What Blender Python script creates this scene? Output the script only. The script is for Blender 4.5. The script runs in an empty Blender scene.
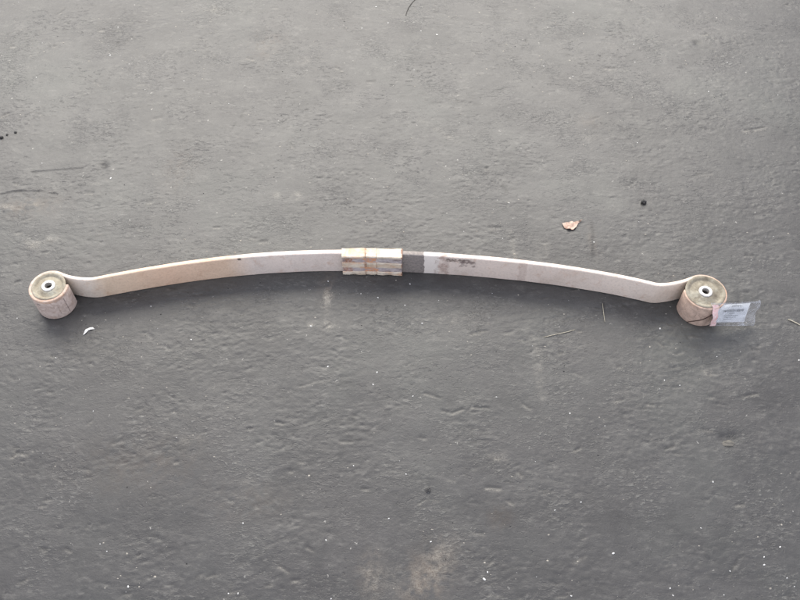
import bpy, bmesh, math, random
import numpy as np
from mathutils import Vector, noise as mnoise

scene = bpy.context.scene
COL = scene.collection
R = math.radians

# ------------------------------------------------------------------ camera
PITCH, FPX, CAM_H = 55.0, 870.0, 1.41          # degrees down, focal length in photo pixels (800 wide), metres
CAM = np.array([0.0, -CAM_H / math.tan(R(PITCH)), CAM_H])
cd = bpy.data.cameras.new('camera'); cam = bpy.data.objects.new('camera', cd); COL.objects.link(cam)
cam.location = CAM; cam.rotation_euler = (R(90 - PITCH), 0, 0)
cd.sensor_width = 36; cd.lens = FPX / 800 * 36; cd.clip_start = .02; cd.clip_end = 100
scene.camera = cam

# ------------------------------------------------------------------ light
w = bpy.data.worlds.new('World'); scene.world = w; w.use_nodes = True
bg = w.node_tree.nodes['Background']; bg.inputs[0].default_value = (.89, .93, 1.08, 1); bg.inputs[1].default_value = 1.25
ld = bpy.data.lights.new('doorway_light', 'AREA'); ld.shape = 'RECTANGLE'; ld.size = 4.6; ld.size_y = 1.8
ld.energy = 222; ld.color = (1.0, .95, .85)
lo = bpy.data.objects.new('doorway_light', ld); COL.objects.link(lo)
lo.location = (-.35, 2.40, 1.95)
lo.rotation_euler = (Vector((0, 0, 0)) - Vector(lo.location)).to_track_quat('-Z', 'Y').to_euler()
scene.view_settings.view_transform = 'Standard'; scene.view_settings.look = 'None'
scene.view_settings.exposure = 0; scene.view_settings.gamma = 1

# ------------------------------------------------------------------ helpers
sp, cp = math.sin(R(PITCH)), math.cos(R(PITCH))
def at(px, py, z=0.0):                          # photo pixel -> point at height z
    x, y = (px - 400) / FPX, (300 - py) / FPX
    d = np.array([x, cp + y * sp, -sp + y * cp])
    return CAM + d * ((z - CAM[2]) / d[2])

def mesh(name, verts, faces, mat, parent=None, smooth=True, uvs=None):
    me = bpy.data.meshes.new(name); me.from_pydata([tuple(v) for v in verts], [], faces); me.update()
    if uvs is not None:
        uv = me.uv_layers.new(name='UVMap')
        for l in me.loops: uv.data[l.index].uv = uvs[l.vertex_index]
    if smooth: me.polygons.foreach_set('use_smooth', [True] * len(me.polygons))
    o = bpy.data.objects.new(name, me); COL.objects.link(o)
    if mat: me.materials.append(mat)
    if parent: o.parent = parent
    return o
def tag(o, label, cat, group=None):
    o['label'] = label; o['category'] = cat
    if group: o['group'] = group
    return o
def empty(name, loc=(0, 0, 0)):
    o = bpy.data.objects.new(name, None); COL.objects.link(o); o.location = loc; o.empty_display_size = .05
    return o

class NT:                                       # small node-tree writer
    def __init__(s, name):
        s.m = bpy.data.materials.new(name); s.m.use_nodes = True; s.t = s.m.node_tree
        s.b = s.t.nodes['Principled BSDF']; s.out = s.t.nodes['Material Output']
    def n(s, typ, **kw):
        nd = s.t.nodes.new(typ)
        for k, v in kw.items():
            if k.startswith('_'): nd.inputs[int(k[1:])].default_value = v
            else: setattr(nd, k, v)
        return nd
    def l(s, a, b): s.t.links.new(a, b)
    def coord(s, which='Object', scale=(1, 1, 1), rot=(0, 0, 0)):
        c = s.n('ShaderNodeTexCoord'); m = s.n('ShaderNodeMapping')
        m.inputs['Scale'].default_value = scale; m.inputs['Rotation'].default_value = rot
        s.l(c.outputs[which], m.inputs[0]); return m.outputs[0]
    def noise(s, vec, scale, detail=6, rough=.55, dist=0):
        nd = s.n('ShaderNodeTexNoise'); nd.inputs['Scale'].default_value = scale
        nd.inputs['Detail'].default_value = detail; nd.inputs['Roughness'].default_value = rough
        nd.inputs['Distortion'].default_value = dist; s.l(vec, nd.inputs['Vector']); return nd.outputs['Fac']
    def ramp(s, fac, stops, interp='LINEAR'):
        r = s.n('ShaderNodeValToRGB'); r.color_ramp.interpolation = interp
        e = r.color_ramp.elements
        while len(e) < len(stops): e.new(.5)
        for k, (p, c) in zip(e, stops):
            k.position = p; k.color = (*c, 1) if isinstance(c, tuple) else (c, c, c, 1)
        s.l(fac, r.inputs[0]); return r.outputs[0]
    def mix(s, fac, a, b, mode='MIX'):
        m = s.n('ShaderNodeMix', data_type='RGBA', blend_type=mode)
        for i, v in ((0, fac), (6, a), (7, b)):
            if isinstance(v, (int, float)): m.inputs[i].default_value = v if i == 0 else (v, v, v, 1)
            elif isinstance(v, tuple): m.inputs[i].default_value = (*v, 1)
            else: s.l(v, m.inputs[i])
        return m.outputs[2]
    def math(s, op, a, b=None, c=None, clamp=False):
        m = s.n('ShaderNodeMath', operation=op, use_clamp=clamp)
        for i, v in enumerate((a, b, c)):
            if v is None: continue
            if isinstance(v, (int, float)): m.inputs[i].default_value = v
            else: s.l(v, m.inputs[i])
        return m.outputs[0]
    def bump(s, h, strength, dist, prev=None):
        b = s.n('ShaderNodeBump'); b.inputs['Strength'].default_value = strength; b.inputs['Distance'].default_value = dist
        s.l(h, b.inputs['Height'])
        if prev is not None: s.l(prev, b.inputs['Normal'])
        return b.outputs[0]
    def done(s, col=None, rough=None, nrm=None, **kw):
        for sock, v in (('Base Color', col), ('Roughness', rough), ('Normal', nrm)):
            if v is None: continue
            if isinstance(v, (int, float)): s.b.inputs[sock].default_value = v
            elif isinstance(v, tuple): s.b.inputs[sock].default_value = (*v, 1)
            else: s.l(v, s.b.inputs[sock])
        for k, v in kw.items(): s.b.inputs[k].default_value = v
        return s.m

# ------------------------------------------------------------------ floor
def spectral(nx, ny, seed, lx, ly, beta, cell, cut=.012):
    """random field; lx, ly stretch the features along x and y (metres)"""
    rng = np.random.default_rng(seed)
    fx = np.fft.fftfreq(nx, cell)[:, None] * lx; fy = np.fft.fftfreq(ny, cell)[None, :] * ly
    k = np.sqrt(fx**2 + fy**2)
    amp = 1.0 / (1.0 + k**2) ** (beta / 2); amp[0, 0] = 0
    f = np.fft.ifft2(np.fft.fft2(rng.standard_normal((nx, ny))) * amp).real
    return f / f.std()

CELL = .0025
def graded(a, b, far):
    core = np.arange(a, b + CELL / 2, CELL)
    out, d, x = [], CELL, b
    while x < far: d *= 1.35; x += d; out.append(x)
    lo, d, x = [], CELL, a
    while x > -far: d *= 1.35; x -= d; lo.append(x)
    return np.array(lo[::-1] + list(core) + out), len(lo), len(core)
GX, gx0, gxn = graded(-1.20, 1.20, 7.0)
GY, gy0, gyn = graded(-.72, 1.12, 7.0)
def field(seed, lx, ly, beta):
    f = spectral(gxn + 40, gyn + 40, seed, lx, ly, beta, CELL)[:gxn, :gyn]
    ix = np.clip(np.arange(len(GX)) - gx0, 0, gxn - 1); iy = np.clip(np.arange(len(GY)) - gy0, 0, gyn - 1)
    return f[np.ix_(ix, iy)]
X, Y = np.meshgrid(GX, GY, indexing='ij')
def blob(px, py, rx, ry, soft=1.0, ang=0):      # soft stain centred on a photo pixel, radii in photo pixels
    c = at(px, py); sx = 1 / 505.; sy = 1 / 413.
    dx, dy = (X - c[0]), (Y - c[1])
    ca, sa = math.cos(ang), math.sin(ang)
    u = (dx * ca + dy * sa) / (rx * sx); v = (-dx * sa + dy * ca) / (ry * sy)
    return np.exp(-(u * u + v * v) * soft)
def streak(p, q, wpx):                          # soft line between two photo pixels
    a, b = at(*p)[:2], at(*q)[:2]; d = b - a; L = np.hypot(*d)
    t = np.clip(((X - a[0]) * d[0] + (Y - a[1]) * d[1]) / L**2, 0, 1)
    r = np.hypot(X - a[0] - t * d[0], Y - a[1] - t * d[1])
    return np.exp(-(r / (wpx / 480.))**2)

broad = field(1, .35, .22, 3.0)
ridge = field(2, .024, .015, 2.5)               # trowelled / dragged ridges, long across the view
lump = field(3, .020, .014, 2.6)
fine = field(4, .010, .006, 2.2)
mask = np.clip(field(5, .16, .12, 3.0) * .5 + .5, 0, 1)
chip = field(6, .018, .010, 3.0); chip_m = np.clip((chip - 1.55) * 1.6, 0, 1) * np.clip(mask * 1.4, .2, 1)
Z = broad * .0006 + ridge * .00013 * (.15 + mask) + lump * .00013 * (.1 + mask) + fine * .00006 * (.3 + mask) - chip_m * .0009
# a few shallow scabs: plateaus of a surface coat with ragged ends
scab = field(7, .050, .014, 3.0); scab_m = 1 / (1 + np.exp(-(scab - .9) * 14))
Z += scab_m * .00028 * np.clip(mask * 1.6 - .3, 0, 1)
# marks with a place of their own
nz = field(8, .02, .02, 2.4)
pit = blob(104, 165, 4, 4) + blob(697, 43, 5, 4) * .8 + blob(729, 438, 10, 5)
Z -= pit * .0030
crack = streak((0, 194), (14, 191), .9) + streak((14, 191), (38, 191), .9) + streak((38, 191), (57, 194), .8) * .6
crack += streak((32, 172), (83, 168), .9) * .7
Z -= np.clip(crack, 0, 1) * .0022
Z += blob(30, 206, 6, 4) * .002 + blob(6, 208, 6, 3) * .0012 + blob(32, 245, 7, 4) * .0015 + blob(51, 239, 6, 3) * .0012
gouge = np.zeros_like(X); lipm = np.zeros_like(X)
def local_streak(p, q, wpx):                    # like streak, worked out only near the line
    a_, b_ = at(*p)[:2], at(*q)[:2]; m_ = .03
    i0, i1 = np.searchsorted(GX, [min(a_[0], b_[0]) - m_, max(a_[0], b_[0]) + m_]); j0, j1 = np.searchsorted(GY, [min(a_[1], b_[1]) - m_, max(a_[1], b_[1]) + m_])
    xx, yy = X[i0:i1, j0:j1], Y[i0:i1, j0:j1]; d = b_ - a_; L2 = max(1e-9, d @ d)
    t = np.clip(((xx - a_[0]) * d[0] + (yy - a_[1]) * d[1]) / L2, 0, 1)
    r = np.hypot(xx - a_[0] - t * d[0], yy - a_[1] - t * d[1]); return (slice(i0, i1), slice(j0, j1)), np.exp(-(r / (wpx / 480.))**2)
grg = random.Random(31)
marks = [((452, 413), (463, 409)), ((466, 411), (474, 406)), ((474, 407), (488, 408)), ((340, 441), (352, 442)), ((425, 393), (440, 398)), ((300, 386), (316, 381)), ((87, 424), (92, 420)),
         ((12, 457), (18, 452)), ((18, 453), (28, 454)), ((136, 410), (142, 408)), ((113, 443), (122, 441)), ((320, 380), (330, 378)), ((487, 487), (500, 488)), ((573, 562), (585, 556)), ((730, 575), (737, 560)),
         ((695, 175), (712, 173)), ((90, 181), (97, 181)), ((85, 192), (93, 192)), ((16, 233), (20, 232)), ((745, 130), (765, 127)), ((335, 66), (342, 69)), ((228, 595), (232, 583))]
for _ in range(150):
    x_, y_ = grg.uniform(-20, 820), grg.uniform(0, 610); l_ = grg.uniform(2, 9) * (1.4 if grg.random() < .2 else 1); an_ = grg.gauss(0, .35)
    marks.append(((x_, y_), (x_ + l_ * math.cos(an_), y_ - l_ * math.sin(an_))))
for p_, q_ in marks:
    k_ = grg.uniform(.35, 1); sl_, g_ = local_streak(p_, q_, grg.uniform(.8, 1.5)); gouge[sl_] = np.maximum(gouge[sl_], g_ * k_)
    o_ = grg.uniform(1.2, 2.4); sl_, g_ = local_streak((p_[0], p_[1] + o_), (q_[0], q_[1] + o_), grg.uniform(.9, 1.8)); lipm[sl_] = np.maximum(lipm[sl_], g_ * k_)
Z -= gouge * .0014; Z += lipm * .0005
Z -= np.maximum(0, Z - .0012) * .85             # worn flat on top
Z -= .0006
V = np.stack([X, Y, Z], -1).reshape(-1, 3)
nx_, ny_ = X.shape
I = np.arange(nx_ * ny_).reshape(nx_, ny_)
F = np.stack([I[:-1, :-1], I[1:, :-1], I[1:, 1:], I[:-1, 1:]], -1).reshape(-1, 4)
me = bpy.data.meshes.new('floor')
me.vertices.add(len(V)); me.vertices.foreach_set('co', V.astype(np.float32).ravel())
me.loops.add(F.size); me.loops.foreach_set('vertex_index', F.astype(np.int32).ravel())
me.polygons.add(len(F)); me.polygons.foreach_set('loop_start', (np.arange(len(F)) * 4).astype(np.int32))
me.polygons.foreach_set('loop_total', np.full(len(F), 4, np.int32)); me.update(calc_edges=True)
me.polygons.foreach_set('use_smooth', np.ones(len(F), bool))
jit = np.clip(.75 + .45 * nz, 0, 1.3)
# R = pale dust, G = dark stain, B = brown / rust tint, A = chipped coat
dust = (blob(327, 298, 5, 13) * 1.1 + blob(327, 325, 9, 5) * .5 + blob(310, 326, 3, 3)
        + streak((534, 338), (542, 396), 4.5) * .40 + blob(30, 206, 7, 5) * .9 + blob(6, 208, 9, 4) * .6
        + blob(32, 245, 9, 5) * .75 + blob(51, 239, 10, 4) * .6 + blob(297, 196, 5, 4) * .9 + blob(276, 195, 5, 4) * .5
        + blob(303, 60, 8, 5) * .5 + blob(212, 9, 9, 6) * .4 + blob(500, 458, 9, 4) * .6 + blob(428, 578, 12, 20, 1, -.5) * .55
        + blob(440, 560, 10, 14, 1, -.5) * .35 + blob(371, 575, 6, 14) * .6 + blob(395, 578, 20, 10) * .3
        + blob(215, 388, 9, 4) * .35 + blob(190, 440, 12, 5) * .35 + blob(16, 455, 9, 4) * .5 + blob(620, 395, 12, 5) * .25
        + blob(707, 372, 6, 4) * .6 + blob(590, 137, 9, 5) * .35 + blob(455, 320, 28, 7) * .3
        + streak((420, 120), (458, 142), 3) * .22 + streak((510, 232), (516, 262), 2.5) * .35 + blob(545, 250, 8, 12) * .2)
dark = (blob(104, 165, 5, 5) * .9 + blob(729, 438, 8, 3.5) * .8 + blob(697, 43, 6, 5) * .8 + streak((592, 222), (593, 262), 1.8) * .9
        + streak((502, 185), (507, 192), 2.2) * .9 + streak((240, 118), (245, 109), 1.8) * .9 + streak((232, 128), (238, 118), 1.2) * .5
        + crack * .8 + streak((16, 132), (43, 135), 1.1) * .6 + blob(560, 262, 12, 3) * .5 + streak((603, 300), (605, 322), 1.3) * .7
        + blob(352, 418, 4, 3) * .8 + blob(367, 430, 4, 3, 1, .7) * .7 + blob(430, 300, 60, 9) * .0 + streak((340, 441), (360, 439), 1) * .7
        + blob(95, 160, 26, 14) * .12 + blob(600, 510, 60, 25) * .18 + blob(80, 470, 60, 25) * .15
        + streak((570, 418), (640, 404), 6) * .15 + streak((510, 300), (535, 300), 9) * .0 + blob(500, 515, 8, 5) * .5)
brown = (blob(30, 205, 32, 12) * .45 + blob(500, 517, 9, 7) * .6 + blob(327, 285, 7, 14) * .5 + blob(592, 240, 4, 14) * .5
         + blob(428, 578, 16, 22, 1, -.5) * .8 + blob(371, 575, 10, 14) * .5 + blob(268, 45, 18, 20) * .3 + blob(590, 120, 16, 10) * .25
         + blob(180, 170, 18, 28) * .25 + blob(140, 462, 55, 22) * .25 + blob(250, 500, 40, 16) * .18)
attr = np.stack([np.clip(dust * jit * .72 + lipm * jit * .45, 0, 1), np.clip(dark * jit + gouge * .55, 0, 1), np.clip(brown * jit, 0, 1), np.clip(chip_m + .5 * scab_m, 0, 1)], -1).reshape(-1, 4)
ca = me.color_attributes.new('marks', 'FLOAT_COLOR', 'POINT'); ca.data.foreach_set('color', attr.astype(np.float32).ravel())

f = NT('worn_concrete')
v = f.coord(); vs = f.coord(scale=(.68, 1, 1), rot=(0, 0, R(4)))
a = f.n('ShaderNodeVertexColor', layer_name='marks'); sep = f.n('ShaderNodeSeparateColor'); f.l(a.outputs[0], sep.inputs[0])
n1 = f.noise(v, 2.6, 5, .6); n2 = f.noise(vs, 22, 8, .66, .4); n3 = f.noise(vs, 95, 6, .66, .6); n4 = f.noise(v, 420, 3, .6); n5 = f.noise(vs, 7, 6, .62, .5)
base = f.ramp(n1, [(.30, (.0475, .0443, .0420)), (.52, (.0550, .0525, .0495)), (.72, (.061, .0607, .0555))])
base = f.mix(1, base, f.ramp(n5, [(.30, .78), (.5, 1.0), (.72, 1.16)]), 'MULTIPLY')
base = f.mix(1, base, f.ramp(n2, [(.28, .80), (.5, 1.0), (.74, 1.18)]), 'MULTIPLY')
base = f.mix(1, base, f.ramp(n3, [(.25, .90), (.5, 1.0), (.78, 1.13)]), 'MULTIPLY')
base = f.mix(1, base, f.ramp(n4, [(.25, .84), (.5, 1.0), (.80, 1.18)]), 'MULTIPLY')
# pale scuffs and short dark gouges, in patches
vd = f.coord(scale=(.50, 1, 1), rot=(0, 0, R(-6))); d1 = f.noise(vd, 210, 3, .6, .5); d2 = f.noise(f.coord(scale=(.42, 1, 1), rot=(0, 0, R(12))), 150, 3, .6, .8)
pm1 = f.ramp(f.noise(v, 9, 4, .6), [(.48, 0.), (.66, 1.)]); pm2 = f.ramp(f.noise(f.coord(rot=(0, 0, 1.)), 8, 4, .6), [(.46, 0.), (.66, 1.)])
base = f.mix(f.math('MULTIPLY', f.ramp(d1, [(.58, 0.), (.67, .7)]), pm1), base, (.165, .160, .145))
base = f.mix(f.math('MULTIPLY', f.ramp(d2, [(.62, 0.), (.68, .55)]), pm2), base, (.020, .018, .017))
# chipped edges expose paler mortar, broken up by noise
pale = f.math('MULTIPLY', a.outputs[1], f.ramp(n3, [(.45, 0.), (.66, .55)]))
base = f.mix(pale, base, (.155, .147, .132))
base = f.mix(f.math('MULTIPLY', sep.outputs[2], f.ramp(n2, [(.3, .35), (.65, .9)])), base, (.098, .070, .048))
base = f.mix(f.math('MULTIPLY', f.math('MULTIPLY', sep.outputs[0], f.ramp(n4, [(.36, .15), (.60, 1.)])), f.ramp(n3, [(.30, .35), (.62, 1.)])), base, (.30, .275, .23))
base = f.mix(f.math('MULTIPLY', sep.outputs[1], f.ramp(n4, [(.30, .6), (.60, 1.)])), base, (.015, .014, .013))
# specks of pale aggregate and dark grit set in the surface
vo = f.n('ShaderNodeTexVoronoi'); vo.inputs['Scale'].default_value = 110
nw = f.n('ShaderNodeTexNoise'); nw.inputs['Scale'].default_value = 260; f.l(v, nw.inputs['Vector'])
f.l(f.mix(.006, v, nw.outputs['Color'], 'LINEAR_LIGHT'), vo.inputs['Vector'])
sepc = f.n('ShaderNodeSeparateColor'); f.l(vo.outputs['Color'], sepc.inputs[0])
rad = f.math('MULTIPLY', f.math('POWER', sepc.outputs[1], 5.0), .20)
spot = f.math('LESS_THAN', vo.outputs['Distance'], rad)
spw = f.math('MULTIPLY', spot, f.math('LESS_THAN', sepc.outputs[0], .22)); spd = f.math('MULTIPLY', spot, f.math('GREATER_THAN', sepc.outputs[0], .80))
base = f.mix(f.math('MULTIPLY', spw, .55), base, (.42, .40, .36)); base = f.mix(f.math('MULTIPLY', spd, .7), base, (.03, .028, .027))
rough = f.ramp(n2, [(.3, .41), (.7, .54)])
h = f.math('ADD', f.math('MULTIPLY', n3, 1.0), f.math('MULTIPLY', n4, .35))
nb = f.bump(h, .28, .0022); nb = f.bump(f.math('SUBTRACT', f.math('MULTIPLY', pm1, f.ramp(d1, [(.50, 0.), (.66, 1.)])), f.math('MULTIPLY', pm2, f.ramp(d2, [(.58, 0.), (.66, 1.)]))), .50, .0013, nb); nb = f.bump(n2, .25, .005, nb)
fm = f.done(base, rough, nb, **{'Specular IOR Level': .5})
me.materials.append(fm)
floor = bpy.data.objects.new('floor', me); COL.objects.link(floor); floor['kind'] = 'structure'
def zfloor(x, y):
    i = int(np.clip(np.searchsorted(GX, x), 0, nx_ - 1)); j = int(np.clip(np.searchsorted(GY, y), 0, ny_ - 1)); return float(Z[i, j])

# ------------------------------------------------------------------ leaf spring
W = .058
RL, RR = .0383, .0416
T_EYE, T_MID = .0080, .0112
far = np.array([(100, 275.5), (120, 271.6), (130, 270), (175, 262.5), (230, 255), (285, 250.7), (340, 249.4), (402, 250.6), (460, 253.7),
                (515, 258.3), (570, 265.8), (625, 275.6), (648, 280.2)])
FW = np.array([at(x, y, W)[:2] for x, y in far])
poly = np.polyfit(FW[:, 0], FW[:, 1], 5)
CL = at(48.6, 286.2, W)[:2]; CR = at(705.4, 291.8, W)[:2]
xl, xr = at(95, 276, W)[0], at(655, 281, W)[0]
def thick(x):
    k = abs((x - .5 * (xl + xr)) / (.5 * (xr - xl))); return T_MID - (T_MID - T_EYE) * min(1, k)**1.4
def bez(p0, p1, p2, p3, n):
    t = np.linspace(0, 1, n)[:, None]
    return (1-t)**3*p0 + 3*(1-t)**2*t*p1 + 3*(1-t)*t*t*p2 + t**3*p3
def leafmid(x):
    s = np.polyval(np.polyder(poly), x); nrm = np.array([-s, 1]) / math.hypot(1, s)
    return np.array([x, np.polyval(poly, x)]) - nrm * thick(x) / 2, np.array([1, s]) / math.hypot(1, s)
def eye(C, sgn, joint, end, RE, n=56):               # circle from the free end of the roll round to the leaf joint
    th = np.radians(np.linspace(end, joint, n)); Rm = RE - T_EYE / 2
    # the free end curls in a little
    rr = Rm - .0012 * np.clip((np.linspace(0, 1, n) - 0), 0, 1)[::-1]**2
    return np.stack([C[0] + sgn * rr * np.cos(th), C[1] + rr * np.sin(th)], 1)
JL, JR = 60, 64
pl, tl = leafmid(xl); pr, tr = leafmid(xr)
eL = eye(CL, 1, JL, 367, RL)                          # runs 366 -> 63 degrees
eR = eye(CR, -1, JR, 368, RR)[::-1]
tjl = np.array([math.sin(R(JL)), -math.cos(R(JL))]); tjr = np.array([math.sin(R(JR)), math.cos(R(JR))])
bL = bez(eL[-1], eL[-1] + tjl * .016, pl - tl * .020, pl, 16)
bR = bez(pr, pr + tr * .020, eR[0] - tjr * .016, eR[0], 16)
xs = np.linspace(xl, xr, 150)
main = np.array([leafmid(x)[0] for x in xs])
path = np.concatenate([eL, bL[1:], main[1:], bR[1:], eR[1:]])
tang = np.gradient(path, axis=0); tang /= np.linalg.norm(tang, axis=1)[:, None]
norm = np.stack([-tang[:, 1], tang[:, 0]], 1)
s_arc = np.concatenate([[0], np.cumsum(np.linalg.norm(np.diff(path, axis=0), axis=1))])
def s_at(px):                                    # arc position of a photo column on the leaf
    i = np.argmin([abs(p[0] - at(px, 262, W)[0]) if len(eL) < k < len(path) - len(eR) else 9 for k, p in enumerate(path)]); return float(s_arc[i])
# rounded section: (offset across thickness -1..1, z, inset)
b = .0022
sec = []
for (sx, zz, a0) in ((1, W, 0), (-1, W, 90), (-1, 0, 180), (1, 0, 270)):
    for k in range(4):
        an = R(a0 + 30 * k); sec.append((sx, -b * sx * (1 - abs(math.cos(an))), (zz - b if zz else b) + b * math.sin(an) if True else 0, abs(math.cos(an))))
vs_, uv_, fs_ = [], [], []
NS = len(sec)
def put_leaf():
    for i, p in enumerate(path):
        th = thick(p[0]) * (1 + .0)
        for (sx, ins, zz, _) in sec:
            wob = .00035 * mnoise.noise(Vector((p[0] * 28, p[1] * 28, zz * 60 + sx * 9)))
            d = sx * th / 2 + ins + sx * wob
            vs_.append((p[0] + norm[i, 0] * d, p[1] + norm[i, 1] * d, zz)); uv_.append((s_arc[i], zz))
    for i in range(len(path) - 1):
        for k in range(NS):
            a_, b_ = i * NS + k, i * NS + (k + 1) % NS
            fs_.append((a_, a_ + NS, b_ + NS, b_))
    fs_.append(tuple(range(NS))); fs_.append(tuple(range((len(path) - 1) * NS, len(path) * NS))[::-1])
put_leaf()

lm = NT('dusty_painted_steel')
uvn = lm.n('ShaderNodeUVMap'); su = lm.n('ShaderNodeSeparateXYZ'); lm.l(uvn.outputs[0], su.inputs[0])
v = lm.coord(); vs2 = lm.coord(scale=(1, 1, .25))
m1 = lm.noise(v, 14, 5, .6); m2 = lm.noise(v, 60, 6, .6, .5); m3 = lm.noise(v, 260, 4, .6); m4 = lm.noise(vs2, 120, 5, .65, .8)
u_w = lm.math('ADD', su.outputs[0], lm.math('MULTIPLY', lm.math('SUBTRACT', m2, .5), .030))
S = lambda px: s_at(px)
LT = float(s_arc[-1]); kx = lambda px: S(px) / LT
un = lm.math('DIVIDE', u_w, LT)
sEL, sER = float(s_arc[len(eL)]) / LT, float(s_arc[len(path) - len(eR)]) / LT
PINK, TAN, LAV, WARM = (.56, .47, .43), (.56, .39, .28), (.58, .53, .51), (.58, .52, .49)
LAV = (.74, .640, .56)
base = lm.ramp(un, [(0, (.60, .49, .43)), (sEL * .92, (.64, .54, .46)), (sEL + .03, (.72, .63, .53)), (kx(105), (.72, .56, .41)), (kx(165), (.74, .52, .37)),
                    (kx(225), (.74, .55, .40)), (kx(250), LAV), (kx(335), LAV), (kx(470), (.73, .62, .535)), (kx(520), (.745, .63, .54)), (kx(640), (.77, .66, .56)),
                    (sER - .005, (.70, .58, .47)), (sER + .012, (.62, .47, .37)), (1, (.60, .44, .345))])
base = lm.mix(1, base, lm.ramp(m1, [(.3, (.88, .86, .84)), (.5, (1., 1., 1.)), (.7, (1.06, 1.05, 1.04))]), 'MULTIPLY')
base = lm.mix(1, base, lm.ramp(m3, [(.25, .84), (.5, 1.), (.8, 1.08)]), 'MULTIPLY')
# faint rust bloom and scratches
base = lm.mix(lm.ramp(m2, [(.56, 0.), (.74, .45)]), base, (.48, .27, .16))
ine = lm.math('ADD', lm.math('LESS_THAN', un, sEL), lm.math('GREATER_THAN', un, sER))
base = lm.mix(lm.math('MULTIPLY', ine, lm.ramp(m4, [(.58, 0.), (.66, .6)])), base, (.22, .15, .12))
rim = lm.math('MULTIPLY', ine, lm.math('GREATER_THAN', su.outputs[1], lm.math('ADD', lm.math('MULTIPLY', m2, .012), .046)))
base = lm.mix(lm.math('MULTIPLY', rim, lm.math('MULTIPLY', lm.ramp(m1, [(.46, 0.), (.62, .7)]), lm.ramp(m3, [(.3, .2), (.6, 1.)]))), base, (.56, .33, .19))
base = lm.mix(lm.math('MULTIPLY', ine, lm.ramp(lm.noise(v, 85, 7, .68, .6), [(.42, 0.), (.62, .62)])), base, (.33, .24, .19))
base = lm.mix(lm.ramp(m4, [(.68, 0.), (.74, .35)]), base, (.24, .18, .14))
# bare darker band beside the pad, stained patches further along
def band(p0, p1, soft, col, amt, breakup=None):
    global base
    a_, b_ = S(p0), S(p1)
    uu = lm.math('ADD', su.outputs[0], lm.math('MULTIPLY', lm.math('SUBTRACT', m2, .5), soft))
    fac = lm.math('MULTIPLY', lm.math('GREATER_THAN', uu, a_), lm.math('LESS_THAN', uu, b_))
    fac = lm.math('MULTIPLY', fac, breakup if breakup is not None else 1.0)
    base = lm.mix(lm.math('MULTIPLY', fac, amt), base, col)
band(396, 423.5, .012, (.17, .152, .142), .92, lm.ramp(m3, [(.2, .65), (.6, 1.)]))
band(424, 441, .012, (.80, .74, .67), .8)
band(436, 450, .030, (.34, .23, .19), .8, lm.math('MULTIPLY', lm.ramp(m2, [(.40, 0.), (.58, 1.)]), lm.ramp(m3, [(.35, .2), (.6, 1.)])))
zr = lambda lo_, hi_: lm.math('MULTIPLY', lm.math('GREATER_THAN', su.outputs[1], lm.math('ADD', lm.math('MULTIPLY', lm.math('SUBTRACT', m3, .5), .02), lo_)), lm.math('LESS_THAN', su.outputs[1], hi_))
band(447, 465, .02, (.15, .11, .09), .85, lm.math('MULTIPLY', zr(.043, .054), lm.ramp(m3, [(.38, 0.), (.52, 1.)])))
band(462, 476, .03, (.17, .125, .11), .85, lm.math('MULTIPLY', zr(.030, .054), lm.ramp(lm.noise(lm.coord(rot=(1, 2, 3)), 62, 5, .6, .3), [(.46, 0.), (.60, 1.)])))
def mark(s0, s1, z0, z1, col, amt):              # a small worn mark given by arc length and height
    global base
    uu = lm.math('ADD', su.outputs[0], lm.math('MULTIPLY', lm.math('SUBTRACT', m3, .5), .004))
    k_ = lm.math('MULTIPLY', lm.math('GREATER_THAN', uu, s0), lm.math('LESS_THAN', uu, s1))
    k_ = lm.math('MULTIPLY', k_, lm.math('MULTIPLY', lm.math('GREATER_THAN', su.outputs[1], z0), lm.math('LESS_THAN', su.outputs[1], z1)))
    base = lm.mix(lm.math('MULTIPLY', k_, amt), base, col)
sa_ = lambda deg: float(np.interp((367 - deg) / 307, np.linspace(0, 1, len(eL)), s_arc[:len(eL)]))
mark(sa_(325), sa_(325) + .0014, .004, .050, (.16, .12, .11), .75)
mark(sa_(252), sa_(252) + .0065, .0445, .0470, (.06, .04, .035), .95)
mark(sa_(300), sa_(300) + .0010, .012, .040, (.25, .18, .15), .5)
band(446.6, 447.6, .0, (.12, .09, .08), .7)
band(522, 529, .02, (.42, .31, .25), .5, lm.ramp(m3, [(.35, 0.), (.6, 1.)]))
band(235.4, 239.6, .010, (.06, .052, .04), .95, lm.math('MULTIPLY', zr(.051, .0572), lm.ramp(m3, [(.40, 0.), (.50, 1.)])))
nb = lm.bump(m3, .45, .0010); nb = lm.bump(m2, .4, .0020, nb)
leaf_mat = lm.done(base, lm.ramp(m2, [(.3, .50), (.7, .72)]), nb)

spring = tag(empty('leaf_spring', (float(path[:, 0].mean()), float(np.polyval(poly, 0)) - .006, 0)),
             'long pale rusty steel leaf spring lying on its side on the grey floor', 'leaf spring')
SO = np.array(spring.location)
def part(name, verts, faces, mat, parent=None, origin=None, smooth=True, uvs=None):
    """a part given in world coordinates, parented to its thing"""
    parent = parent or spring
    base_ = SO if parent is spring or parent.parent is spring else np.array(parent.location)
    vv = [np.array(p) - SO for p in verts]
    o = mesh(name, vv, faces, mat, None, smooth, uvs); o.parent = parent
    return o
leaf = part('spring_leaf', vs_, fs_, leaf_mat, uvs=uv_)
def autosmooth(o, ang=40):
    me_ = o.data; bm = bmesh.new(); bm.from_mesh(me_)
    bmesh.ops.recalc_face_normals(bm, faces=bm.faces)
    for e in bm.edges:
        if len(e.link_faces) == 2 and e.calc_face_angle(0) > R(ang): e.smooth = False
    bm.to_mesh(me_); bm.free()
autosmooth(leaf)

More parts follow.
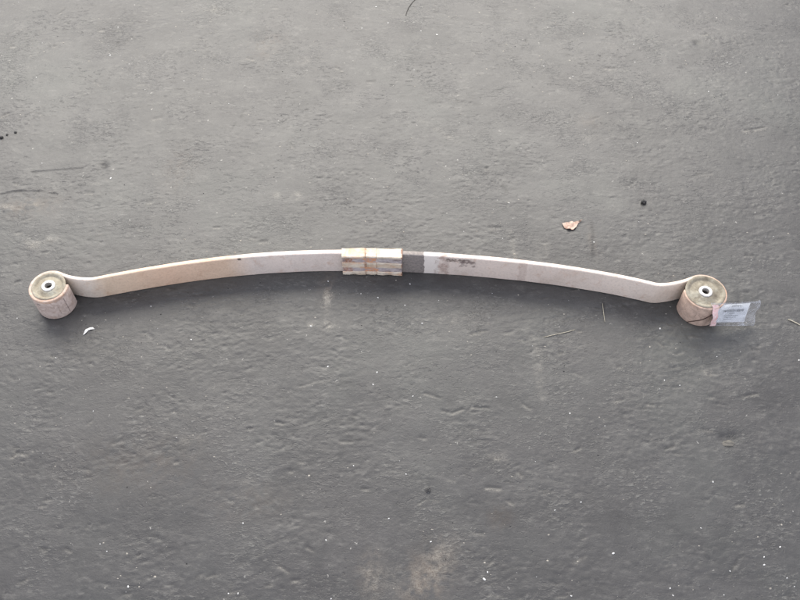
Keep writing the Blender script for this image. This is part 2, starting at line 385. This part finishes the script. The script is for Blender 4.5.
def lathe(prof, C, n=72, wob=0.0, seed=0, closed=True):
    vs, fs = [], []
    for i in range(n):
        a_ = 2 * math.pi * i / n; ca_, sa_ = math.cos(a_), math.sin(a_)
        for (r, z) in prof:
            q = wob * mnoise.noise(Vector((ca_ * 1.7 + seed, sa_ * 1.7, r * 70))) if wob else 0
            vs.append((C[0] + ca_ * r, C[1] + sa_ * r, z + q))
    m = len(prof)
    for i in range(n):
        for k in range(m if closed else m - 1):
            a_, b_ = i * m + k, i * m + (k + 1) % m; c_, d_ = ((i + 1) % n) * m + (k + 1) % m, ((i + 1) % n) * m + k
            fs.append((a_, d_, c_, b_))
    return vs, fs
def rubber(name, c1, c2, c3):
    q = NT(name); v = q.coord(); n1 = q.noise(v, 45, 6, .62, .5); n2 = q.noise(v, 190, 5, .6); n3 = q.noise(v, 28, 4, .6)
    col = q.ramp(n1, [(.30, c1), (.50, c2), (.68, c3)])
    col = q.mix(1, col, q.ramp(n2, [(.25, .72), (.5, 1.), (.8, 1.22)]), 'MULTIPLY')
    col = q.mix(q.ramp(n3, [(.58, 0.), (.70, .6)]), col, (.40, .40, .33))
    return q.done(col, .8, q.bump(n2, .6, .0014, q.bump(n1, .5, .003)))
rubL = rubber('dusty_rubber', (.21, .17, .12), (.29, .255, .19), (.36, .33, .26))
rubR = rubber('dusty_rubber_worn', (.15, .125, .09), (.25, .22, .165), (.35, .325, .26))
slv = NT('zinc_sleeve'); v = slv.coord(); q1 = slv.noise(v, 160, 5, .6)
slv_m = slv.done(slv.ramp(q1, [(.3, (.36, .33, .30)), (.5, (.58, .56, .53)), (.8, (.70, .68, .65))]), .42, slv.bump(q1, .25, .0008), Metallic=.35)
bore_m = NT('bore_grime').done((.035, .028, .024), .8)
for C, mt, RE, lip in ((CL, rubL, RL, .0322), (CR, rubR, RR, .0378)):
    ri = RE - T_EYE + .0004; zt = W - .0005
    k = lip / .0325; big = lip > ri
    prof = [(.0128, zt + .0012), (.0165, zt + .0012), (.0185, zt - .0006), (.0225 * k, zt - .0010), (.0240 * k, zt - .0017), (.0252 * k, zt - .0016), (.0266 * k, zt + .0002)]
    prof += [(lip - .003, zt + .0022), (lip - .0008, zt + .0018), (lip, zt + .0010), (ri - .0003, zt + .0003)] if big else [(.0290, zt - .0002), (.0305, zt - .0014), (ri, zt - .0034)]
    prof += [(ri, .004), (.029, .0015), (.0128, .0012)]
    bsh = part('bushing', *lathe(prof, C, wob=.0008, seed=C[0]), mt); autosmooth(bsh, 50)
    prof = [(.0068, zt + .0030), (.0074, zt + .0036), (.0118, zt + .0036), (.0129, zt + .0024), (.0129, .0006), (.0090, .0006), (.0090, zt - .0050), (.0070, zt - .0058)]
    sl = part('inner_sleeve', *lathe(prof, C, 56), slv_m, bsh); autosmooth(sl, 40)
    part('bore', *lathe([(.0066, zt - .0060), (.0088, zt - .0060), (.0088, .0008), (.0066, .0008)], C, 40), bore_m, bsh)

# ---- moulded pad wrapped round the middle of the leaf
pm = NT('rust_stained_pad'); v = pm.coord()
p1 = pm.noise(v, 42, 6, .6, .4); p2 = pm.noise(v, 210, 5, .6); p3 = pm.noise(pm.coord(scale=(1, 1, 2.5)), 30, 5, .65, .6)
col = pm.ramp(p1, [(.3, (.56, .44, .32)), (.5, (.64, .55, .43)), (.7, (.70, .62, .51))])
col = pm.mix(1, col, pm.ramp(p2, [(.25, .8), (.5, 1.), (.8, 1.1)]), 'MULTIPLY')
col = pm.mix(pm.ramp(p3, [(.50, 0.), (.66, .65)]), col, (.58, .32, .18))
ps_ = pm.n('ShaderNodeSeparateXYZ'); pm.l(v, ps_.inputs[0]); pe = lambda p: float(at(p, 262, W)[0] - SO[0])
pxx = pm.math('ADD', ps_.outputs[0], pm.math('MULTIPLY', pm.math('SUBTRACT', p2, .5), .012))
col = pm.mix(pm.math('MULTIPLY', pm.math('GREATER_THAN', pxx, pe(401.2)), .85), col, (.20, .085, .05))
col = pm.mix(pm.math('MULTIPLY', pm.math('MULTIPLY', pm.math('GREATER_THAN', pxx, pe(363.6)), pm.math('LESS_THAN', pxx, pe(366))), pm.ramp(p1, [(.4, .2), (.6, .8)])), col, (.34, .16, .08))
pad_m = pm.done(col, .75, pm.bump(p2, .5, .0012, pm.bump(p1, .3, .002)))
pg = NT('rusty_groove'); v = pg.coord()
g1 = pg.noise(pg.coord(scale=(1, 1, 2)), 55, 6, .62, .5); g2 = pg.noise(v, 230, 5, .6)
px_ = pg.n('ShaderNodeSeparateXYZ'); pg.l(v, px_.inputs[0])
gx = pg.math('ADD', px_.outputs[0], pg.math('MULTIPLY', pg.math('SUBTRACT', g1, .5), .05))
X_ = lambda p: float(at(p, 262, W)[0] - SO[0])
def zone(p0, p1): return pg.math('MULTIPLY', pg.math('GREATER_THAN', gx, X_(p0)), pg.math('LESS_THAN', gx, X_(p1)))
col = pg.ramp(g1, [(.28, (.20, .14, .12)), (.46, (.44, .38, .37)), (.60, (.52, .46, .44)), (.74, (.62, .52, .45))])
col = pg.mix(pg.math('MULTIPLY', zone(363, 378), pg.ramp(g2, [(.36, .15), (.56, .9)])), col, (.62, .29, .14))
col = pg.mix(pg.math('MULTIPLY', zone(341, 352), pg.ramp(g2, [(.32, 1.), (.62, .25)])), col, (.40, .17, .08))
col = pg.mix(1, col, pg.ramp(g2, [(.25, .7), (.5, 1.), (.8, 1.15)]), 'MULTIPLY')
grv_m = pg.done(col, .8, pg.bump(g2, .6, .0015))
def strip(p0, p1, d0, d1, z0, z1, n=14, bev=.0014, wob=.0011, seed=0):
    """a bar that follows the leaf between two photo columns; d = offset from the leaf's middle line, + away from the camera"""
    x0, x1 = at(p0, 262, W)[0], at(p1, 262, W)[0]
    ring = [(d1 - bev, z1), (d0 + bev, z1), (d0, z1 - bev), (d0, z0 + bev), (d0 + bev, z0), (d1 - bev, z0), (d1, z0 + bev), (d1, z1 - bev)]
    vs, fs = [], []
    xx = np.linspace(x0, x1, n); xx = np.concatenate([[x0], xx[1:-1], [x1]])
    for j, x in enumerate(xx):
        m, t = leafmid(x); nn = np.array([-t[1], t[0]])
        for (d, z) in ring:
            e1 = wob * mnoise.noise(Vector((x * 70 + seed, d * 90, z * 60))); e2 = wob * mnoise.noise(Vector((x * 70 + 7 + seed, d * 90, z * 60)))
            vs.append((m[0] + nn[0] * (d + e1), m[1] + nn[1] * (d + e1), max(.0002, z + e2)))
    m = len(ring)
    for i in range(len(xx) - 1):
        for k in range(m): fs.append((i*m + k, i*m + (k+1) % m, (i+1)*m + (k+1) % m, (i+1)*m + k))
    fs.append(tuple(range(m))[::-1]); fs.append(tuple(range((len(xx)-1)*m, len(xx)*m)))
    return vs, fs
core = part('center_pad', *strip(342, 402.2, -.0128, .0078, .0012, W - .0002, seed=1), grv_m); autosmooth(core)
for (z0, z1, dn) in ((W - .0050, W + .0014, -.0148), (.0235, .0400, -.0148), (.0006, .0115, -.0150)):
    for k, (pa, pb) in enumerate(((341.2, 365.0), (365.5, 376.2), (376.7, 402.8))):
        up = dn + (.0007 if k == 1 else 0)
        fu = .0090 if z0 > .04 else -.0120
        o = part('rib', *strip(pa, pb, up, fu, z0 + (.0006 if k == 1 else 0), z1 - (.0006 if k == 1 else 0), seed=z0 * 900 + k, n=10), pad_m, core); autosmooth(o)

# ------------------------------------------------------------------ label pouch tied to the right eye
pouch_o = at(730, 325, 0)
pouch = tag(empty('label_pouch', tuple(pouch_o)), 'clear plastic pouch holding a white printed label, tied to one eye of the spring', 'label pouch')
TLc, TRc, BLc, BRc = at(711, 302.8, .0640), at(760, 300, .040), at(708.5, 325.2, .0200), at(751.6, 325.2, .0030)
def quad(u, vv):                                 # u left->right, vv bottom->top
    return (1-u)*(1-vv)*BLc + u*(1-vv)*BRc + u*vv*TRc + (1-u)*vv*TLc
pn = np.cross(BRc - BLc, TLc - BLc); pn /= np.linalg.norm(pn)
def sheet(name, u0, u1, v0, v1, off, mat, parent, nu=36, nv=22, crumple=.0011, edge=None, uv=True):
    vs, fs, uvs = [], [], []
    for i in range(nu + 1):
        for j in range(nv + 1):
            a_, b_ = i / nu, j / nv
            u, vv = u0 + (u1 - u0) * a_, v0 + (v1 - v0) * b_
            if edge: u, vv = edge(u, vv, a_, b_)
            p = quad(u, vv)
            c = crumple * (mnoise.noise(Vector((u * 4.1, vv * 3.3, 2.0))) + .5 * mnoise.noise(Vector((u * 11, vv * 9, 5.0))))
            c += .0035 * max(0, u - .78) / .22 * math.sin(vv * 9 + u * 13) * (crumple > .0009) 
            bow = .008 * max(0, 1 - u / .5)**2 * math.sin(math.pi * vv) + .004 * math.sin(math.pi * min(1, max(0, u))) * vv
            p = p + pn * (off + c + bow)
            p[2] = max(p[2], .0012 + .0002 * off / .0005)
            vs.append(p - pouch_o); uvs.append((a_, b_))
    for i in range(nu):
        for j in range(nv):
            k = i * (nv + 1) + j; fs.append((k, k + nv + 1, k + nv + 2, k + 1))
    return mesh(name, vs, fs, mat, parent, True, uvs)
def curved(u, vv, a_, b_): return (u + (1 - a_) * .05 * (2 * vv - 1)**2, vv)
flm = NT('clear_film'); t = flm.t
tr = flm.n('ShaderNodeBsdfTransparent'); tr.inputs[0].default_value = (.985, .985, .99, 1)
gl = flm.n('ShaderNodeBsdfGlossy'); gl.inputs['Roughness'].default_value = .16
df = flm.n('ShaderNodeBsdfDiffuse'); df.inputs[0].default_value = (.72, .74, .78, 1)
v = flm.coord(); w1 = flm.noise(v, 70, 4, .55, 1.2); w2 = flm.noise(v, 220, 4, .6)
bn = flm.bump(w1, .9, .004)
flm.l(bn, gl.inputs['Normal']); flm.l(bn, df.inputs['Normal'])
ms = flm.n('ShaderNodeMixShader'); ms2 = flm.n('ShaderNodeMixShader')
fr = flm.n('ShaderNodeFresnel'); fr.inputs[0].default_value = 1.5; flm.l(bn, fr.inputs[1])
flm.l(flm.math('ADD', fr.outputs[0], .03), ms.inputs[0]); flm.l(tr.outputs[0], ms.inputs[1]); flm.l(gl.outputs[0], ms.inputs[2])
flm.l(flm.ramp(w1, [(.42, .05), (.60, .09), (.67, .45)]), ms2.inputs[0]); flm.l(ms.outputs[0], ms2.inputs[1]); flm.l(df.outputs[0], ms2.inputs[2])
flm.l(ms2.outputs[0], flm.out.inputs[0]); film_m = flm.m
pp = NT('label_paper'); paper_m = pp.done(pp.ramp(pp.noise(pp.coord(), 300, 3), [(.3, (.88, .90, .91)), (.7, (.91, .93, .94))]), .6)
ik = NT('label_ink'); ink_m = ik.done((.22, .23, .24), .6)
pk = NT('pink_seal'); pn1 = pk.noise(pk.coord(), 190, 4, .6, .6)
pink_m = pk.done(pk.ramp(pn1, [(.35, (.70, .40, .38)), (.55, (.76, .55, .52)), (.7, (.80, .72, .70))]), .4)
sheet('back_film', 0, 1, 0, 1, -.0006, film_m, pouch)
lab = sheet('paper_label', .12, .80, .14, .93, .0, paper_m, pouch, edge=curved, crumple=.0008)
sheet('front_film', 0, 1, 0, 1, .0022, film_m, pouch)
sheet('seal_strip', .0, .13, .0, .95, .0030, pink_m, pouch, nu=6, edge=lambda u, vv, a_, b_: (u + .012 * math.sin(vv * 17), vv))
rnd = random.Random(4)
def print_bar(u0, u1, v0, v1): return sheet('print_mark', u0, u1, v0, v1, .0007, ink_m, lab, nu=2, nv=1, crumple=.0008)
u = .26
while u < .70:                                   # bar code
    wd = rnd.choice((.004, .006, .010)); print_bar(u, u + wd, .60, .70); u += wd + rnd.choice((.005, .008, .011))
for (v0, dh, a0, a1) in ((.83, .030, .42, .62), (.52, .022, .40, .52), (.43, .020, .30, .60), (.35, .020, .32, .58), (.27, .018, .30, .48)):
    u = a0
    while u < a1:
        wd = rnd.uniform(.012, .035); print_bar(u, min(u + wd, a1), v0, v0 + dh); u += wd + .008
def weld(ua, va, ub, vb, wu, wv):
    return sheet('weld_edge', min(ua, ub) - wu, max(ua, ub) + wu, min(va, vb) - wv, max(va, vb) + wv, .0026, weld_m, pouch, nu=30 if ua != ub else 1, nv=20 if va != vb else 1)
wm_ = NT('welded_film'); weld_m = wm_.done(wm_.ramp(wm_.noise(wm_.coord(), 160, 3), [(.35, (.30, .30, .32)), (.65, (.66, .67, .70))]), .25, Alpha=.55)
weld(.15, .985, 1.0, .985, 0, .012); weld(.992, .03, .992, .965, .008, 0); weld(.15, .015, .98, .015, 0, .012)
# cord from the seal round the eye
def tube(pts, r, n=8, taper=None):
    pts = [np.array(p, float) for p in pts]; vs, fs = [], []
    tg = np.gradient(np.array(pts), axis=0)
    for i, p in enumerate(pts):
        t = tg[i] / np.linalg.norm(tg[i]); up = np.array([0, 0, 1.]) if abs(t[2]) < .9 else np.array([1., 0, 0])
        s_ = np.cross(t, up); s_ /= np.linalg.norm(s_); q = np.cross(s_, t); rr = r * (taper(i / (len(pts) - 1)) if taper else 1)
        for k in range(n):
            an = 2 * math.pi * k / n; vs.append(p + rr * (s_ * math.cos(an) + q * math.sin(an)))
    for i in range(len(pts) - 1):
        for k in range(n): fs.append((i*n + k, i*n + (k+1) % n, (i+1)*n + (k+1) % n, (i+1)*n + k))
    fs.append(tuple(range(n))[::-1]); fs.append(tuple(range((len(pts)-1)*n, len(pts)*n)))
    return vs, fs
ck = NT('dark_cord'); cord_m = ck.done((.07, .04, .03), .8)
pts = []
for k in range(26):
    t = k / 25; an = R(-128 + 62 * t); rr = RR + .0008
    pts.append((CR[0] + rr * math.cos(an), CR[1] + rr * math.sin(an), .004 + .044 * t + .0012 * math.sin(t * 9)))
vv_, ff_ = tube(pts, .0008)
mesh('tie_cord', [p - pouch_o for p in vv_], ff_, cord_m, pouch)

# ------------------------------------------------------------------ loose things on the floor
def simple(name, col, rough=.7, var=.25, sc=200, col2=None):
    q = NT(name); n = q.noise(q.coord(), sc, 4, .6, .3)
    c2 = col2 or tuple(min(1, c * (1 + var)) for c in col); c1 = tuple(c * (1 - var) for c in col)
    return q.done(q.ramp(n, [(.3, c1), (.7, c2)]), rough, q.bump(n, .5, .001))
M_white = simple('white_paint', (.66, .65, .62)); M_black = simple('black_grit', (.018, .017, .017)); M_stone = simple('pale_stone', (.34, .31, .26))
M_leaf = simple('dry_leaf_brown', (.42, .26, .19), .8, .35, 130, (.62, .47, .38)); M_straw = simple('straw', (.42, .38, .29)); M_twig = simple('dark_twig', (.045, .040, .036))

def ground(px, py, dz=0):
    p = at(px, py, 0); p[2] = zfloor(p[0], p[1]) + dz; return p
def rock_mesh(rx, ry, rz, seed, sub=2, rough=.3, flat=.35):
    bm = bmesh.new(); bmesh.ops.create_icosphere(bm, subdivisions=sub, radius=1)
    for v_ in bm.verts:
        k = 1 + rough * mnoise.noise(v_.co * 1.6 + Vector((seed, seed * .7, 0))) + rough * .5 * mnoise.noise(v_.co * 4 + Vector((0, seed, 3)))
        c = v_.co * k; v_.co = Vector((c.x * rx, c.y * ry, max(-flat, c.z) * rz + flat * rz))
    me_ = bpy.data.meshes.new('stone'); bm.to_mesh(me_); bm.free(); return me_
def put(name, me_, mat, loc, rz=0, smooth=False):
    if mat and not me_.materials: me_.materials.append(mat)
    o = bpy.data.objects.new(name, me_); COL.objects.link(o); o.location = loc; o.rotation_euler = (0, 0, rz); return o

# crumpled dry leaf fragment
def crumpled(name, outline, px, py, mat, amp, seed, lift, folds=7.0, th=.0004):
    base_ = ground(px, py)
    pts = np.array([(at(x, y) - at(px, py))[:2] for x, y in outline]); c = pts.mean(0)
    NR, vs, fs = 7, [], []
    n = len(pts) * 3
    dense = np.array([pts[(i // 3)] * (1 - (i % 3) / 3) + pts[(i // 3 + 1) % len(pts)] * ((i % 3) / 3) for i in range(n)])
    zc = []
    for r_ in range(NR + 1):
        for k in range(n):
            q = c + (dense[k] - c) * (r_ / NR)
            z = lift + amp * mnoise.noise(Vector((q[0] * 130 + seed, q[1] * 130, 1))) + amp * .6 * abs(math.sin((q[0] * folds * 40 + q[1] * 60)))
            vs.append([q[0], q[1], z])
    zmin = min(p[2] for p in vs)
    for p in vs: p[2] -= zmin - .0002
    for r_ in range(NR):
        for k in range(n):
            fs.append((r_*n + k, r_*n + (k+1) % n, (r_+1)*n + (k+1) % n, (r_+1)*n + k))
    o = mesh(name, vs, fs, mat, None, True); o.location = base_
    bm = bmesh.new(); bm.from_mesh(o.data); bmesh.ops.remove_doubles(bm, verts=bm.verts, dist=1e-6); bm.to_mesh(o.data); bm.free()
    sd = o.modifiers.new('thickness', 'SOLIDIFY'); sd.thickness = th; return o
tag(crumpled('dry_leaf', [(562, 224), (564, 228.5), (568, 230), (573, 230.5), (576, 228), (578.5, 223.5), (582.5, 220.3), (575.5, 222.6), (570, 222.8), (566, 223.4)],
             570.5, 226.5, M_leaf, .0034, 3.1, 0), 'small crumpled tan dry leaf lying behind the spring', 'dry leaf')
tag(crumpled('paper_scrap', [(83, 335), (84.2, 332), (86, 329.4), (89, 327.9), (93, 327.2), (94.6, 328.8), (92, 329.6), (89.2, 330), (86.5, 331.4), (84.8, 334.4)],
             88.5, 330.8, M_white, .0016, 8.2, 0), 'curved white paper scrap lying in front of the spring', 'scrap')
# dark pellets and stones
o = put('dark_pellet', rock_mesh(.0058, .0058, .0050, 2.2, 3, .35), M_black, ground(643.5, 203)); tag(o, 'round black pellet alone on the floor behind the spring, beyond the dry leaf', 'pellet')
for (x, y, r_) in ((1.5, 137.5, .0046), (7, 134.8, .0026), (15.5, 132.5, .0034)):
    o = put('dark_crumb', rock_mesh(r_, r_ * .9, r_ * .8, x, 2, .4), M_black, ground(x, y), x)
    tag(o, 'black crumb in a short row of three dark crumbs', 'crumb', 'row of dark crumbs')
o = put('embedded_stone', rock_mesh(.0115, .0062, .0034, 6.6, 3, .3), simple('sunk_stone', (.12, .11, .092)), ground(728.5, 443.5, -.0010)); tag(o, 'rounded beige stone half sunk into a dark pit in the floor', 'stone')
o = put('ridged_nut', *(lambda: (rock_mesh(.0040, .0038, .0030, 12.6, 3, .6), simple('dark_lump', (.05, .048, .046))))(), ground(428, 490)); o.name = 'black_lump'
tag(o, 'small rough black lump on the floor, well in front of the spring', 'lump')
def straw(name, pxs, r_, mat, label, cat, z=.0009):
    P = [ground(*p) for p in pxs]; c = P[len(P) // 2].copy(); c[2] = 0; zm = max(p[2] for p in P)
    t = np.linspace(0, 1, 14); P = np.array(P); k = np.linspace(0, 1, len(P))
    pts = np.stack([np.interp(t, k, P[:, i]) for i in range(3)], 1)
    pts[:, 2] = [zfloor(p[0], p[1]) + z for p in pts]
    if len(P) > 2:
        co = [np.polyfit(k, P[:, i], 2) for i in (0, 1)]
        pts[:, 0] = np.polyval(co[0], t); pts[:, 1] = np.polyval(co[1], t)
    vs, fs = tube(pts, r_, 6, lambda q: .55 + .45 * math.sin(math.pi * (.15 + .7 * q)))
    o = mesh(name, [p - c for p in vs], fs, mat); o.location = c; return tag(o, label, cat)
straw('straw', [(543.5, 337), (560, 333.5), (575, 329.5)], .0007, M_straw, 'pale straight straw lying near a pale scrape in front of the spring', 'straw')
straw('grass_stalk', [(788, 319.5), (794, 322), (801, 325.5)], .0011, M_straw, 'short beige stalk lying past the label pouch', 'straw')
straw('twig', [(406, 15), (409, 7), (415.5, -1)], .0011, M_twig, 'thin dark curved twig far behind the spring', 'twig')
straw('splinter', [(602.6, 303), (603.6, 312), (605, 322)], .0006, M_straw, 'thin pale splinter lying in the shadow of the spring', 'splinter')

# white flecks that can be told apart
flecks = [(376, 7, 3), (388, 23, 3.2), (362, 28, 2.4), (437, 34.5, 3.6), (421, 31, 2), (573, 13, 2.4), (634, 44, 2.6), (635, 62, 2), (544, 66, 2.6), (573, 76, 2.4), (727.5, 62, 2.3),
          (708.5, 91.5, 2.6), (110, 55, 3), (36, 77, 2.4), (184, 81, 2.3), (129, 64, 1.8), (110.5, 178, 3.6), (42, 163, 2), (414, 70, 2), (509, 203, 2.6), (594, 242, 3),
          (410, 284, 2.6), (378, 297.5, 2.6), (361, 293.5, 2.0), (328, 281, 2.4), (311, 326, 3.4), (328, 366, 3.2), (377, 372, 2.6), (373, 384, 2.6), (413, 396, 2.4),
          (422, 323, 3), (405, 305, 2.2), (191, 339.5, 2.6), (660, 328.5, 3.2), (664.5, 380, 2.4), (680, 385, 2.0), (570, 413, 2.4), (717, 356.5, 2), (799, 360, 2.6),
          (713, 482, 2.6), (581, 502, 2.4), (555, 510, 2.2), (701, 528, 2.0), (764, 557, 2.2), (764, 565, 2.6), (730, 571, 2.2), (780, 547, 2.6), (787, 578, 2.2), (670, 588.5, 2.6), (673, 595.5, 2.2),
          (484, 579, 4.0), (487.5, 572, 2.4), (128, 586.5, 3.4), (228, 593, 2.4), (238, 593, 2.6), (243, 523, 2.4), (326, 540, 2.6), (331, 599, 2.4), (389, 518.5, 2.4), (406, 474, 2),
          (353.5, 465.5, 2.2), (613, 553.5, 3.4), (571, 596, 2.6), (431, 541.5, 2.6), (145, 90, 2), (118, 27, 2), (17, 318, 2), (56, 358, 2)]
rnd = random.Random(9)
protos = [rock_mesh(1, .72, .42, s_ * 3.3, 1, .6) for s_ in range(6)]
for p in protos: p.materials.append(M_white)
for (x, y, s_) in flecks:
    o = put('white_fleck', rnd.choice(protos), None, ground(x, y), rnd.uniform(0, 6.28)); k = s_ * .00060; o.scale = (k * 1.15, k, k)
    where = 'far' if y < 262 else ('shade' if y < 300 else 'near')
    if (x, y) == (484, 579): tag(o, 'largest of the white flecks, oval, lying in front of the spring beside a smaller one', 'fleck')
    elif (x, y) == (594, 242): tag(o, 'white fleck lying on the dark vertical stain near the dry leaf', 'fleck')
    else: tag(o, {'far': 'tiny white paint fleck on the paler floor behind the spring', 'shade': 'tiny white paint fleck lying in the shadow of the spring',
                  'near': 'tiny white paint fleck on the open floor in front of the spring'}[where], 'fleck',
              {'far': 'white flecks behind the spring', 'shade': "white flecks in the spring's shadow", 'near': 'white flecks in front of the spring'}[where])
# dust-fine grit: nobody could count it
def grit(name, n, seed, mat, smin, smax, label, dens=None, zs=.5):
    rng = random.Random(seed); vs, fs = [], []
    tries = 0
    while tries < n:
        x, y = rng.uniform(-1.4, 1.4), rng.uniform(-.75, 1.25)
        if dens and rng.random() > dens(x, y): continue
        tries += 1
        s_ = smin + (smax - smin) * rng.random()**3; z = zfloor(x, y); b0 = len(vs); an = rng.uniform(0, 6.28); el = rng.uniform(.5, 1)
        for k in range(5):
            t = an + k * 1.2566; q = s_ * rng.uniform(.7, 1.2); vs.append((x + q * math.cos(t), y + q * el * math.sin(t), z - .0001))
        vs.append((x + rng.uniform(-.2, .2) * s_, y, z + s_ * zs * rng.uniform(.7, 1.3)))
        for k in range(5): fs.append((b0 + k, b0 + (k + 1) % 5, b0 + 5))
    o = mesh(name, vs, fs, mat, None, False); o['kind'] = 'stuff'; o['label'] = label; o['category'] = 'grit'; return o
clump = lambda x, y: max(.04, .5 + 1.5 * mnoise.noise(Vector((x * 5, y * 7, 4.4))))
grit('pale_grit', 2200, 5, M_stone, .0006, .0026, 'fine pale grit scattered over the floor', clump)
grit('white_grit', 420, 8, M_white, .0005, .0015, 'fine white grit scattered over the floor', clump)
grit('dark_grit', 700, 6, M_black, .0006, .0021, 'fine dark grit scattered over the floor', clump)
